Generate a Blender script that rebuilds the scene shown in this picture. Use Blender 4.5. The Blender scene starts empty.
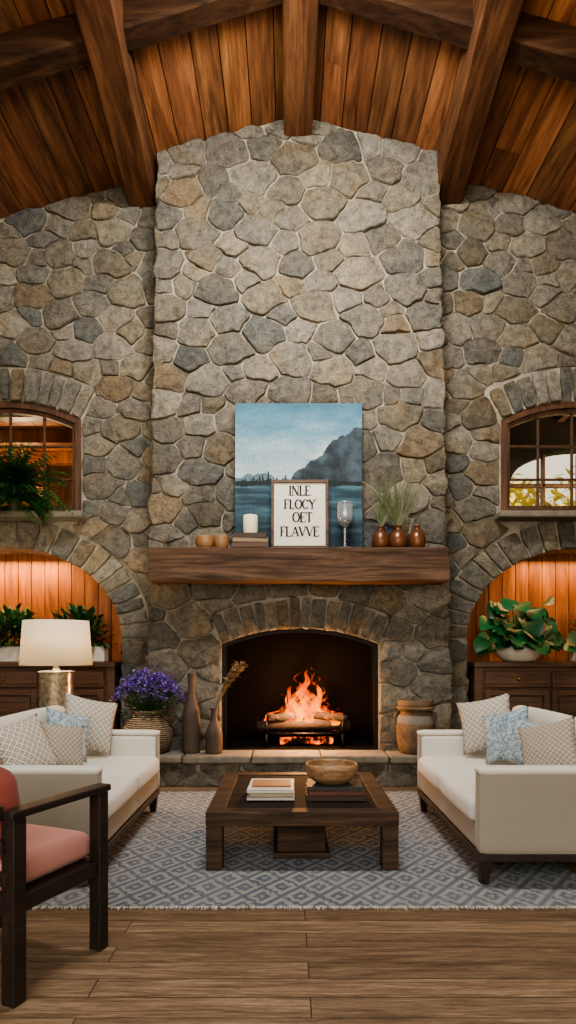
import bpy, bmesh, math, random
import numpy as np
from mathutils import Vector, Matrix, noise, Euler

R = random.Random(7)
pi = math.pi
scene = bpy.context.scene
COL = scene.collection

def lin(c):
    return tuple(((v/255)/12.92 if v/255 <= 0.04045 else ((v/255+0.055)/1.055)**2.4) for v in c)
def L4(c): return (*lin(c), 1.0)

# ---------------------------------------------------------------- materials
class NT:
    def __init__(s, name):
        s.m = bpy.data.materials.new(name); s.m.use_nodes = True
        s.t = s.m.node_tree; s.t.nodes.clear()
        s.out = s.n('ShaderNodeOutputMaterial')
        s.b = s.n('ShaderNodeBsdfPrincipled')
        s.l(s.b.outputs[0], s.out.inputs['Surface'])
    def n(s, typ, **kw):
        nd = s.t.nodes.new(typ)
        for k, v in kw.items(): setattr(nd, k, v)
        return nd
    def l(s, a, b): s.t.links.new(a, b)
    def coords(s, scale=(1,1,1), kind='Object', rot=(0,0,0)):
        tc = s.n('ShaderNodeTexCoord'); mp = s.n('ShaderNodeMapping')
        mp.inputs['Scale'].default_value = scale; mp.inputs['Rotation'].default_value = rot
        s.l(tc.outputs[kind], mp.inputs['Vector']); return mp.outputs[0]
    def noise(s, vec, scale=5, detail=6, rough=.55, dist=0):
        nd = s.n('ShaderNodeTexNoise'); s.l(vec, nd.inputs['Vector'])
        nd.inputs['Scale'].default_value = scale; nd.inputs['Detail'].default_value = detail
        nd.inputs['Roughness'].default_value = rough; nd.inputs['Distortion'].default_value = dist
        return nd.outputs['Fac']
    def ramp(s, fac, stops, interp='LINEAR'):
        r = s.n('ShaderNodeValToRGB'); r.color_ramp.interpolation = interp
        e = r.color_ramp.elements
        while len(e) < len(stops): e.new(.5)
        for el, (p, c) in zip(e, stops):
            el.position = p; el.color = c if len(c) == 4 else (*c, 1)
        s.l(fac, r.inputs[0]); return r.outputs[0]
    def mix(s, a, b, fac=.5, mode='MIX'):
        m = s.n('ShaderNodeMix', data_type='RGBA', blend_type=mode)
        for sock, v in ((m.inputs[6], a), (m.inputs[7], b), (m.inputs[0], fac)):
            if hasattr(v, 'links'): s.l(v, sock)
            else: sock.default_value = v
        return m.outputs[2]
    def math(s, op, a, b=0.0, c=None):
        m = s.n('ShaderNodeMath', operation=op)
        for i, v in enumerate((a, b) if c is None else (a, b, c)):
            if hasattr(v, 'links'): s.l(v, m.inputs[i])
            else: m.inputs[i].default_value = v
        return m.outputs[0]
    def bump(s, h, strength=.3, dist=.01, prev=None):
        b = s.n('ShaderNodeBump'); b.inputs['Strength'].default_value = strength
        b.inputs['Distance'].default_value = dist; s.l(h, b.inputs['Height'])
        if prev is not None: s.l(prev, b.inputs['Normal'])
        return b.outputs[0]
    def attr(s, name='Col'):
        a = s.n('ShaderNodeAttribute'); a.attribute_name = name; return a
    def fin(s, color=None, rough=.6, normal=None, metal=0, spec=.5):
        if color is not None:
            if hasattr(color, 'links'): s.l(color, s.b.inputs['Base Color'])
            else: s.b.inputs['Base Color'].default_value = color
        if hasattr(rough, 'links'): s.l(rough, s.b.inputs['Roughness'])
        else: s.b.inputs['Roughness'].default_value = rough
        s.b.inputs['Metallic'].default_value = metal
        s.b.inputs['Specular IOR Level'].default_value = spec
        if normal is not None: s.l(normal, s.b.inputs['Normal'])
        return s.m

def mat_wood(name, dark, mid, light, axis=0, scale=1.0, rough=.5, use_attr=False, bump=.35, spec=.5):
    k = NT(name)
    sc = [14, 14, 14]; sc[axis] = 1.1
    v = k.coords(tuple(q*scale for q in sc))
    at = None
    if use_attr:
        at = k.attr()
        va = k.n('ShaderNodeVectorMath', operation='MULTIPLY_ADD')
        va.inputs[1].default_value = (37, 53, 71)
        k.l(at.outputs['Color'], va.inputs[0]); k.l(v, va.inputs[2]); v = va.outputs[0]
    f1 = k.noise(v, 1.0, 8, .65, 1.2)
    f2 = k.noise(v, 4.0, 4, .6, .3)
    c = k.ramp(f1, [(.3, L4(dark)), (.5, L4(mid)), (.7, L4(light))])
    c2 = k.ramp(f2, [(.35, (.45, .45, .45, 1)), (.55, (1, 1, 1, 1))])
    c = k.mix(c, c2, .6, 'MULTIPLY')
    if use_attr: c = k.mix(c, at.outputs['Color'], 1.0, 'MULTIPLY')
    h = k.math('ADD', f1, k.math('MULTIPLY', f2, .6))
    return k.fin(c, rough, k.bump(h, bump, .01), spec=spec)

def mat_fabric(name, c1, c2=None, scale=220, rough=.95):
    k = NT(name); v = k.coords()
    f = k.noise(v, scale, 2); f2 = k.noise(v, 3, 3)
    c2 = c2 or tuple(int(x*.88) for x in c1)
    c = k.mix(L4(c2), L4(c1), k.math('MULTIPLY_ADD', f, .6, k.math('MULTIPLY', f2, .5)))
    k.b.inputs['Sheen Weight'].default_value = .2
    return k.fin(c, rough, k.bump(f, .25, .003), spec=.2)

def mat_plain(name, c, rough=.5, metal=0, nscale=12, var=.18, bump=.1, spec=.5):
    k = NT(name); v = k.coords(); f = k.noise(v, nscale, 5)
    d = tuple(int(x*(1-var)) for x in c)
    return k.fin(k.mix(L4(d), L4(c), f), rough, k.bump(f, bump, .01), metal, spec)

def mat_attr(name, rough=.6, nscale=20, bump=.2, transl=0, spec=.4, amt=.8):
    k = NT(name); v = k.coords(); f = k.noise(v, nscale, 5)
    c = k.mix(k.attr().outputs['Color'], k.ramp(f, [(.3, (.6, .6, .6, 1)), (.7, (1.1, 1.1, 1.1, 1))]), amt, 'MULTIPLY')
    return k.fin(c, rough, k.bump(f, bump, .01), spec=spec)

def mat_stone():
    k = NT('field_stone'); v = k.coords()
    at = k.attr().outputs['Color']
    n1 = k.noise(v, 2.2, 6, .6); n2 = k.noise(v, 11, 10, .76, .5); n3 = k.noise(v, 55, 6, .75)
    c = k.mix(at, k.ramp(n1, [(.3, L4((205, 210, 215))), (.5, L4((242, 241, 238))), (.72, L4((255, 238, 212)))]), .9, 'MULTIPLY')
    c = k.mix(c, k.ramp(n2, [(.34, (.36, .35, .34, 1)), (.5, (.92, .92, .92, 1)), (.66, (1.45, 1.43, 1.38, 1))]), .85, 'MULTIPLY')
    c = k.mix(c, k.ramp(n3, [(.35, (.45, .45, .45, 1)), (.6, (1.15, 1.15, 1.15, 1))]), .7, 'MULTIPLY')
    h = k.math('ADD', n2, k.math('MULTIPLY', n3, .4))
    b = k.bump(h, 1.0, .06)
    return k.fin(c, .9, b, spec=.25)
def mat_mortar():
    k = NT('mortar'); v = k.coords(); n2 = k.noise(v, 9, 8, .7); n3 = k.noise(v, 90, 4, .7)
    c = k.ramp(n2, [(.3, L4((132, 125, 112))), (.7, L4((188, 179, 162)))])
    c = k.mix(c, k.ramp(n3, [(.3, (.5, .5, .5, 1)), (.6, (1, 1, 1, 1))]), .5, 'MULTIPLY')
    return k.fin(c, .95, k.bump(k.math('ADD', n2, n3), .8, .02), spec=.2)

M = {}
M['stone'] = mat_stone(); M['mortar'] = mat_mortar()
M['slab'] = mat_plain('hearth_slab_stone', (150, 142, 126), .85, nscale=8, var=.5, bump=.9, spec=.25)
M['plank'] = mat_wood('ceiling_wood', (66, 42, 27), (132, 88, 57), (172, 121, 81), 1, .5, .55, True, spec=.3)
M['beamY'] = mat_wood('beam_wood', (44, 28, 18), (92, 60, 39), (128, 88, 58), 1, .45, .7, spec=.2)
M['beamX'] = mat_wood('rafter_wood', (26, 17, 11), (54, 35, 22), (76, 52, 34), 0, .45, .8, spec=.12)
M['mantel'] = mat_wood('mantel_wood', (38, 27, 20), (84, 61, 45), (116, 89, 68), 0, .7, .7, bump=.8, spec=.3)
M['niche'] = mat_wood('panel_wood', (104, 58, 28), (166, 100, 52), (198, 130, 74), 2, .5, .5, True)
M['cab'] = mat_wood('cabinet_wood', (46, 31, 21), (88, 60, 41), (114, 80, 55), 0, .6, .5)
M['dark'] = mat_wood('espresso_wood', (24, 18, 15), (42, 32, 26), (56, 43, 35), 1, .8, .45, bump=.15)
M['table'] = mat_wood('walnut_wood', (38, 28, 21), (74, 55, 42), (100, 76, 58), 0, .8, .65, bump=.2, spec=.25)
M['winwood'] = mat_wood('window_wood', (40, 25, 16), (82, 54, 36), (106, 72, 48), 2, .8, .5)
M['cream'] = mat_fabric('cream_upholstery', (224, 221, 211))
M['beige'] = mat_fabric('beige_upholstery', (164, 155, 139))
M['coral'] = mat_fabric('coral_fabric', (212, 150, 138))
M['red'] = mat_fabric('brick_red_fabric', (140, 74, 64))
M['iron'] = mat_plain('black_iron', (26, 24, 23), .55, .6)
M['soot'] = mat_plain('sooty_firebrick', (22, 18, 16), .95, nscale=6, var=.6, bump=.5, spec=.1)
M['brass'] = mat_plain('aged_brass', (150, 110, 60), .35, .9)
M['copper'] = mat_plain('copper_glaze', (134, 84, 54), .3, .35, var=.5)
M['brownclay'] = mat_plain('brown_clay', (92, 76, 64), .65, nscale=7, var=.5, bump=.3)
M['white'] = mat_plain('white_ceramic', (222, 216, 204), .45, var=.08)
M['wax'] = mat_plain('candle_wax', (240, 228, 200), .5, var=.05)
M['paper'] = mat_plain('paper', (226, 221, 208), .8, var=.06)
M['ink'] = mat_plain('black_ink', (28, 26, 25), .7, var=.1)
M['oak'] = mat_wood('light_oak', (112, 82, 56), (160, 124, 89), (188, 154, 116), 0, 1.5, .5, bump=.1)
M['leaf'] = mat_attr('leaf', .4, 15, .15)
M['bark'] = mat_plain('log_bark', (52, 34, 24), .9, nscale=20, var=.6, bump=1)
M['attr'] = mat_attr('painted_pigment', .8, 40, .15, amt=.3)

k = NT('glazed_glass'); k.b.inputs['Transmission Weight'].default_value = .92; k.b.inputs['IOR'].default_value = 1.45
k.b.inputs['Coat Weight'].default_value = 1
M['glass'] = k.fin((1, 1, 1, 1), .02)
k = NT('window_glass'); k.t.nodes.remove(k.b)
g = k.n('ShaderNodeBsdfGlossy'); g.inputs['Roughness'].default_value = .03
t = k.n('ShaderNodeBsdfTransparent'); mx = k.n('ShaderNodeMixShader'); mx.inputs[0].default_value = .07
k.l(t.outputs[0], mx.inputs[1]); k.l(g.outputs[0], mx.inputs[2]); k.l(mx.outputs[0], k.out.inputs['Surface'])
M['pane'] = k.m
k = NT('lamp_shade_linen'); v = k.coords(); f = k.noise(v, 150, 2)
k.t.nodes.remove(k.b)
d = k.n('ShaderNodeBsdfDiffuse'); d.inputs[0].default_value = L4((244, 240, 228))
tr = k.n('ShaderNodeBsdfTranslucent'); tr.inputs[0].default_value = L4((250, 240, 220))
mx = k.n('ShaderNodeMixShader'); mx.inputs[0].default_value = .5
k.l(d.outputs[0], mx.inputs[1]); k.l(tr.outputs[0], mx.inputs[2]); k.l(mx.outputs[0], k.out.inputs['Surface'])
M['shade'] = k.m
def emis(name, col, st):
    k = NT(name); k.b.inputs['Emission Color'].default_value = (*col, 1); k.b.inputs['Emission Strength'].default_value = st
    return k.fin((*col, 1), .6)
M['bulb'] = emis('warm_bulb', (1, .62, .25), 12)
# flame: heat stored in attribute
k = NT('flame'); k.t.nodes.remove(k.b)
at = k.attr('Col'); sep = k.n('ShaderNodeSeparateColor'); k.l(at.outputs['Color'], sep.inputs[0])
hc = k.ramp(sep.outputs[0], [(0, (1, .42, .06, 1)), (.3, (1, .27, .02, 1)), (.65, (1, .12, .005, 1)), (1, (.85, .045, .0, 1))])
em = k.n('ShaderNodeEmission'); k.l(hc, em.inputs[0])
st = k.math('MULTIPLY_ADD', sep.outputs[0], -3.4, 4.8); k.l(st, em.inputs[1])
tt = k.n('ShaderNodeBsdfTransparent'); mx = k.n('ShaderNodeMixShader')
v = k.coords((18, 18, 6)); nf = k.noise(v, 1, 4, .6, .6)
fac = k.math('SUBTRACT', k.math('MULTIPLY', nf, 2.3), k.math('MULTIPLY_ADD', sep.outputs[0], .6, .6))
cl = k.n('ShaderNodeClamp'); k.l(fac, cl.inputs[0])
k.l(cl.outputs[0], mx.inputs[0]); k.l(tt.outputs[0], mx.inputs[1]); k.l(em.outputs[0], mx.inputs[2]); k.l(mx.outputs[0], k.out.inputs['Surface'])
M['flame'] = k.m
k = NT('ember_log'); v = k.coords(); f = k.noise(v, 9, 5, .6)
e = k.ramp(f, [(.5, (0, 0, 0, 1)), (.62, (1, .12, .01, 1)), (.8, (1, .4, .06, 1))])
k.l(e, k.b.inputs['Emission Color']); k.b.inputs['Emission Strength'].default_value = 2.5
M['ember'] = k.fin((.02, .014, .01, 1), .9, k.bump(f, 1, .02))

# floor
k = NT('floor_wood_planks'); v = k.coords()
br = k.n('ShaderNodeTexBrick'); k.l(v, br.inputs['Vector'])
br.inputs['Scale'].default_value = 1; br.inputs['Brick Width'].default_value = 2.7; br.inputs['Row Height'].default_value = .165
br.inputs['Mortar Size'].default_value = .0028; br.inputs['Color1'].default_value = (.0, .0, .0, 1); br.inputs['Color2'].default_value = (1, 1, 1, 1)
br.inputs['Mortar'].default_value = (0, 0, 0, 1); br.offset = .37; br.inputs['Mortar Smooth'].default_value = 0
va = k.n('ShaderNodeVectorMath', operation='MULTIPLY_ADD'); va.inputs[1].default_value = (9, 17, 5)
k.l(br.outputs['Color'], va.inputs[0]); k.l(k.coords((1.6, 22, 1)), va.inputs[2])
g1 = k.noise(va.outputs[0], 1.3, 10, .7, 1.0); g2 = k.noise(va.outputs[0], 7, 6, .7)
c = k.ramp(g1, [(.3, L4((88, 68, 50))), (.5, L4((144, 117, 91))), (.7, L4((180, 153, 123)))])
c = k.mix(c, k.ramp(g2, [(.35, (.42, .4, .37, 1)), (.58, (1, 1, 1, 1))]), .7, 'MULTIPLY')
c = k.mix(c, k.ramp(br.outputs['Color'], [(0, (.68, .66, .63, 1)), (1, (1.12, 1.12, 1.12, 1))]), 1, 'MULTIPLY')
c = k.mix(c, (.025, .018, .012, 1), k.math('MULTIPLY', br.outputs['Fac'], .9))
M['floor'] = k.fin(c, .42, k.bump(k.math('SUBTRACT', k.math('MULTIPLY', g1, .4), br.outputs['Fac']), .45, .006))

# rug
k = NT('woven_rug'); v = k.coords()
sp = k.n('ShaderNodeSeparateXYZ'); k.l(v, sp.inputs[0])
wob = k.math('MULTIPLY', k.math('SUBTRACT', k.noise(v, 26, 4), .5), .08)
def tri(x, per, off=0):
    a = k.math('ADD', k.math('DIVIDE', x, per), off + 40)
    return k.math('ABSOLUTE', k.math('SUBTRACT', k.math('FRACT', a), .5))
a = k.math('ADD', sp.outputs[0], wob); b_ = k.math('ADD', sp.outputs[1], wob)
dd = k.math('ADD', tri(a, .24), tri(b_, .32))
ring = k.math('ABSOLUTE', k.math('SUBTRACT', k.math('FRACT', k.math('MULTIPLY', dd, 3.0)), .5))
fine = k.noise(k.coords((60, 160, 1)), 2.5, 2)
patch = k.noise(v, 1.7, 4)
msk = k.ramp(k.math('ADD', ring, k.math('MULTIPLY', k.math('SUBTRACT', fine, .5), .9)), [(.1, (0, 0, 0, 1)), (.42, (1, 1, 1, 1))])
blue = k.ramp(patch, [(.35, L4((98, 107, 120))), (.65, L4((124, 129, 136)))])
c = k.mix(blue, L4((174, 172, 167)), msk)
c = k.mix(c, k.ramp(fine, [(.3, (.6, .6, .6, 1)), (.65, (1.05, 1.05, 1.05, 1))]), .7, 'MULTIPLY')
M['rug'] = k.fin(c, 1, k.bump(k.math('ADD', fine, msk), .6, .006), spec=.1)
M['fringe'] = mat_fabric('rug_fringe', (205, 198, 184))

def mat_pattern(name, bg, fg, s=.05, kind='diamond'):
    k = NT(name); v = k.coords()
    sp = k.n('ShaderNodeSeparateXYZ'); k.l(v, sp.inputs[0])
    def tri(x, per):
        return k.math('ABSOLUTE', k.math('SUBTRACT', k.math('FRACT', k.math('ADD', k.math('DIVIDE', x, per), 50)), .5))
    if kind == 'diamond':
        dd = k.math('ADD', tri(sp.outputs[0], s), tri(sp.outputs[1], s))
        q = k.math('ABSOLUTE', k.math('SUBTRACT', k.math('FRACT', k.math('MULTIPLY', dd, 2)), .5))
        m = k.ramp(q, [(.2, (0, 0, 0, 1)), (.26, (1, 1, 1, 1))])
    else:
        m = k.ramp(k.noise(v, 22, 4, .6, 2.0), [(.46, (0, 0, 0, 1)), (.54, (1, 1, 1, 1))])
    c = k.mix(L4(fg), L4(bg), m)
    f = k.noise(v, 250, 2)
    return k.fin(c, .95, k.bump(f, .3, .003), spec=.2)
M['pil_beige'] = mat_pattern('beige_patterned_fabric', (204, 199, 188), (150, 141, 128), .055)
M['pil_blue'] = mat_pattern('blue_patterned_fabric', (180, 190, 194), (118, 140, 154), .06, 'mottle')
M['pil_tan'] = mat_pattern('tan_patterned_fabric', (186, 178, 163), (126, 115, 100), .04)

# ---------------------------------------------------------------- mesh helpers
def group(name, loc=(0, 0, 0), rz=0):
    e = bpy.data.objects.new(name, None); e.empty_display_size = .1
    COL.objects.link(e); e.location = loc; e.rotation_euler = (0, 0, rz); return e

def mkobj(name, verts, faces, mat=None, parent=None, loc=(0, 0, 0), rot=(0, 0, 0), smooth=True, cols=None, bevel=0, mats=None, midx=None, seg=2):
    me = bpy.data.meshes.new(name)
    me.from_pydata([tuple(v) for v in verts], [], faces); me.update()
    bm = bmesh.new(); bm.from_mesh(me); bmesh.ops.recalc_face_normals(bm, faces=bm.faces); bm.to_mesh(me); bm.free()
    for m in (mats or ([mat] if mat else [])): me.materials.append(m)
    if midx: me.polygons.foreach_set('material_index', midx)
    if cols is not None:
        a = me.color_attributes.new('Col', 'FLOAT_COLOR', 'POINT')
        arr = np.ones((len(verts), 4), dtype=np.float32); arr[:, :3] = np.array(cols)[:, :3]
        a.data.foreach_set('color', arr.ravel())
    me.polygons.foreach_set('use_smooth', [smooth]*len(me.polygons))
    ob = bpy.data.objects.new(name, me); COL.objects.link(ob)
    ob.location = loc; ob.rotation_euler = rot
    if parent: ob.parent = parent
    if bevel:
        b = ob.modifiers.new('bev', 'BEVEL'); b.width = bevel; b.segments = seg; b.limit_method = 'ANGLE'
        b.harden_normals = False
    return ob

BF = [(0, 1, 3, 2), (4, 6, 7, 5), (0, 4, 5, 1), (2, 3, 7, 6), (0, 2, 6, 4), (1, 5, 7, 3)]
def boxv(size, c=(0, 0, 0)):
    return [(c[0]+sx*size[0]/2, c[1]+sy*size[1]/2, c[2]+sz*size[2]/2) for sx in (-1, 1) for sy in (-1, 1) for sz in (-1, 1)]
def box(name, size, loc, mat, parent=None, bevel=.006, rot=(0, 0, 0), seg=2):
    return mkobj(name, boxv(size), BF, mat, parent, loc, rot, smooth=False, bevel=bevel, seg=seg)
def bx(name, x0, x1, y0, y1, z0, z1, mat, parent=None, bevel=.006):
    return box(name, (x1-x0, y1-y0, z1-z0), ((x0+x1)/2, (y0+y1)/2, (z0+z1)/2), mat, parent, bevel)

class MB:
    def __init__(s): s.v = []; s.f = []; s.c = []
    def add(s, vs, fs, col=(1, 1, 1)):
        o = len(s.v); s.v += [tuple(v) for v in vs]; s.f += [tuple(i+o for i in f) for f in fs]
        if isinstance(col, list): s.c += col
        else: s.c += [col]*len(vs)
    def tube(s, path, radii, n=8, col=(1, 1, 1)):
        path = [Vector(p) for p in path]; vs = []; fs = []
        up = Vector((.13, .21, .97))
        for i, p in enumerate(path):
            d = (path[min(i+1, len(path)-1)]-path[max(i-1, 0)]).normalized()
            a = d.cross(up)
            if a.length < .05: a = d.cross(Vector((1, 0, 0)))
            a.normalize(); b = d.cross(a)
            r = radii[i] if isinstance(radii, (list, tuple)) else radii
            for j in range(n):
                t = 2*pi*j/n; vs.append(p+a*math.cos(t)*r+b*math.sin(t)*r)
        for i in range(len(path)-1):
            for j in range(n):
                fs.append((i*n+j, i*n+(j+1) % n, (i+1)*n+(j+1) % n, (i+1)*n+j))
        fs.append(tuple(range(n))); fs.append(tuple((len(path)-1)*n+j for j in range(n)))
        s.add(vs, fs, col)
    def leaf(s, base, dirv, length, width, droop=.3, col=(.1, .3, .05), segs=5, shape='oval', up=Vector((0, 0, 1)), fold=.15):
        base = Vector(base); d = Vector(dirv).normalized(); side = d.cross(up)
        if side.length < .05: side = Vector((1, 0, 0))
        side.normalize(); vs = []; fs = []
        p = base.copy()
        for i in range(segs+1):
            t = i/segs
            if shape == 'oval': w = math.sin(pi*min(1, t*.93+.04))**.8
            elif shape == 'heart': w = (math.sin(pi*min(1, t**.62))**.75 if t < 1 else 0)
            else: w = 1-t*.9
            w *= width/2
            nrm = side.cross(d).normalized()
            vs += [p-side*w+nrm*w*fold, p, p+side*w+nrm*w*fold]
            d = (d+Vector((0, 0, -droop/segs*1.6))).normalized()
            p = p+d*(length/segs)
        for i in range(segs):
            a = i*3; fs += [(a, a+1, a+4, a+3), (a+1, a+2, a+5, a+4)]
        s.add(vs, fs, col)
    def obj(s, name, mat, parent=None, smooth=True, **kw):
        return mkobj(name, s.v, s.f, mat, parent, smooth=smooth, cols=s.c, **kw)

def lathe(name, prof, mat, parent=None, loc=(0, 0, 0), n=40, rot=(0, 0, 0), smooth=True):
    vs = []; fs = []
    for r, z in prof:
        for j in range(n):
            t = 2*pi*j/n; vs.append((max(r, 1e-4)*math.cos(t), max(r, 1e-4)*math.sin(t), z))
    for i in range(len(prof)-1):
        for j in range(n):
            fs.append((i*n+j, i*n+(j+1) % n, (i+1)*n+(j+1) % n, (i+1)*n+j))
    if prof[0][0] > 1e-3: fs.append(tuple(range(n)))
    if prof[-1][0] > 1e-3: fs.append(tuple((len(prof)-1)*n+j for j in range(n)))
    return mkobj(name, vs, fs, mat, parent, loc, rot, smooth)

def catmull(pts, k=6):
    out = []
    P = [pts[0]]+list(pts)+[pts[-1]]
    for i in range(1, len(P)-2):
        for j in range(k):
            t = j/k
            out.append(tuple(.5*((2*P[i][a])+(-P[i-1][a]+P[i+1][a])*t+(2*P[i-1][a]-5*P[i][a]+4*P[i+1][a]-P[i+2][a])*t*t+(-P[i-1][a]+3*P[i][a]-3*P[i+1][a]+P[i+2][a])*t**3) for a in range(len(pts[0]))))
    out.append(tuple(pts[-1])); return out

def extruded(name, loops, y0, y1, mat, parent=None, bevel=0):
    """loops in (x,z), first outer, rest holes; solid between y0,y1"""
    cu = bpy.data.curves.new('tmp', 'CURVE'); cu.dimensions = '2D'; cu.fill_mode = 'BOTH'; cu.extrude = (y1-y0)/2
    for lp in loops:
        sp = cu.splines.new('POLY'); sp.points.add(len(lp)-1); sp.use_cyclic_u = True
        for i, (a, b) in enumerate(lp): sp.points[i].co = (a, b, 0, 1)
    ob = bpy.data.objects.new('tmp', cu); COL.objects.link(ob)
    dg = bpy.context.evaluated_depsgraph_get(); dg.update()
    me = bpy.data.meshes.new_from_object(ob.evaluated_get(dg))
    bpy.data.objects.remove(ob)
    vs = [(v.co.x, v.co.z+(y0+y1)/2, v.co.y) for v in me.vertices]
    fs = [tuple(p.vertices) for p in me.polygons]
    bm = bmesh.new(); m2 = bpy.data.meshes.new(name); m2.from_pydata(vs, [], fs); bm.from_mesh(m2)
    bmesh.ops.remove_doubles(bm, verts=bm.verts, dist=1e-5); bmesh.ops.recalc_face_normals(bm, faces=bm.faces)
    bm.to_mesh(m2); bm.free(); m2.materials.append(mat)
    o = bpy.data.objects.new(name, m2); COL.objects.link(o)
    if parent: o.parent = parent
    if bevel:
        b = o.modifiers.new('b', 'BEVEL'); b.width = bevel; b.segments = 2; b.limit_method = 'ANGLE'
    return o

def softbox(name, size, loc, mat, parent=None, r=.05, bulge=.02, rot=(0, 0, 0), n=12):
    hx, hy, hz = [q/2 for q in size]; r = min(r, hx*.95, hy*.95, hz*.95)
    vs = []; fs = []; idx = {}
    def V(a, b, c):
        k = (round(a, 5), round(b, 5), round(c, 5))
        if k in idx: return idx[k]
        p = Vector((a*hx, b*hy, c*hz))
        q = Vector((max(-hx+r, min(hx-r, p.x)), max(-hy+r, min(hy-r, p.y)), max(-hz+r, min(hz-r, p.z))))
        d = p-q
        if d.length > 1e-9: p = q+d.normalized()*r
        p.x += bulge*a*(1-b*b)*(1-c*c)*.6; p.y += bulge*b*(1-a*a)*(1-c*c)*.6; p.z += bulge*c*(1-a*a)*(1-b*b)
        idx[k] = len(vs); vs.append(p); return idx[k]
    g = [math.sin((i/n-.5)*pi)*.35+(i/n*2-1)*.65 for i in range(n+1)]
    for ax in range(3):
        for s in (-1, 1):
            for i in range(n):
                for j in range(n):
                    q = []
                    for (a, b) in ((g[i], g[j]), (g[i+1], g[j]), (g[i+1], g[j+1]), (g[i], g[j+1])):
                        c = [0, 0, 0]; c[ax] = s; c[(ax+1) % 3] = a; c[(ax+2) % 3] = b; q.append(V(*c))
                    fs.append(tuple(q))
    return mkobj(name, vs, fs, mat, parent, loc, rot)

def pillow(name, w, h, t, loc, rot, mat, parent=None, n=18, seed=0):
    vs = []; fs = []; ids = {}
    for s in (1, -1):
        for i in range(n+1):
            for j in range(n+1):
                if s == -1 and (i in (0, n) or j in (0, n)): ids[(s, i, j)] = ids[(1, i, j)]; continue
                u = i/n*2-1; v = j/n*2-1
                z = s*t/2*max(0, (1-u*u)*(1-v*v))**.42
                z += .012*noise.noise(Vector((u*2.4+seed, v*2.4, s)))*(1-u*u)*(1-v*v)
                x = u*w/2*(1-.10*(1-v*v)*abs(u)); y = v*h/2*(1-.10*(1-u*u)*abs(v))
                ids[(s, i, j)] = len(vs); vs.append((x, y, z))
        for i in range(n):
            for j in range(n):
                fs.append((ids[(s, i, j)], ids[(s, i+1, j)], ids[(s, i+1, j+1)], ids[(s, i, j+1)]))
    return mkobj(name, vs, fs, mat, parent, loc, rot)

# ---------------------------------------------------------------- rubble stones
PAL = [((150, 144, 133), 5), ((140, 135, 125), 6), ((154, 145, 128), 5), ((130, 127, 119), 4), ((118, 119, 117), 2), ((160, 154, 142), 3), ((148, 134, 114), 2), ((134, 126, 112), 2)]
PALL = [lin(c) for c, w in PAL for _ in range(w)]
def clip(poly, nx, ny, c):
    out = []
    for i in range(len(poly)):
        a = poly[i]; b = poly[(i+1) % len(poly)]
        da = a[0]*nx+a[1]*ny-c; db = b[0]*nx+b[1]*ny-c
        if da <= 0: out.append(a)
        if (da < 0 < db) or (db < 0 < da):
            t = da/(da-db); out.append((a[0]+(b[0]-a[0])*t, a[1]+(b[1]-a[1])*t))
    return out
def inpoly(x, y, P):
    r = False; j = len(P)-1
    for i in range(len(P)):
        if (P[i][1] > y) != (P[j][1] > y) and x < (P[j][0]-P[i][0])*(y-P[i][1])/(P[j][1]-P[i][1])+P[i][0]: r = not r
        j = i
    return r
def nearest(x, y, P):
    A = np.array(P); B = np.roll(A, -1, 0); d = B-A; p = np.array((x, y))
    t = np.clip(((p-A)*d).sum(1)/np.maximum((d*d).sum(1), 1e-12), 0, 1)
    q = A+d*t[:, None]; k = ((q-p)**2).sum(1).argmin(); return float(q[k][0]), float(q[k][1]), float(((q[k]-p)**2).sum())**.5
def chaikin(p, q=.22):
    out = []
    for i in range(len(p)):
        a = p[i]; b = p[(i+1) % len(p)]
        out.append((a[0]*(1-q)+b[0]*q, a[1]*(1-q)+b[1]*q)); out.append((a[0]*q+b[0]*(1-q), a[1]*q+b[1]*(1-q)))
    return out
def resample(p, step):
    L = [0]
    for i in range(len(p)): a = p[i]; b = p[(i+1) % len(p)]; L.append(L[-1]+math.hypot(b[0]-a[0], b[1]-a[1]))
    n = max(14, min(60, int(L[-1]/step))); out = []; j = 0
    for i in range(n):
        s = L[-1]*i/n
        while L[j+1] < s: j += 1
        t = (s-L[j])/max(1e-9, L[j+1]-L[j]); a = p[j]; b = p[(j+1) % len(p)]
        out.append((a[0]+(b[0]-a[0])*t, a[1]+(b[1]-a[1])*t))
    return out
RINGS = [(1.0, -.25), (1.0, .4), (.985, .76), (.96, .93), (.91, .98), (.8, 1.0), (.62, 1.0), (.42, 1.0), (.2, 1.0)]
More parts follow.
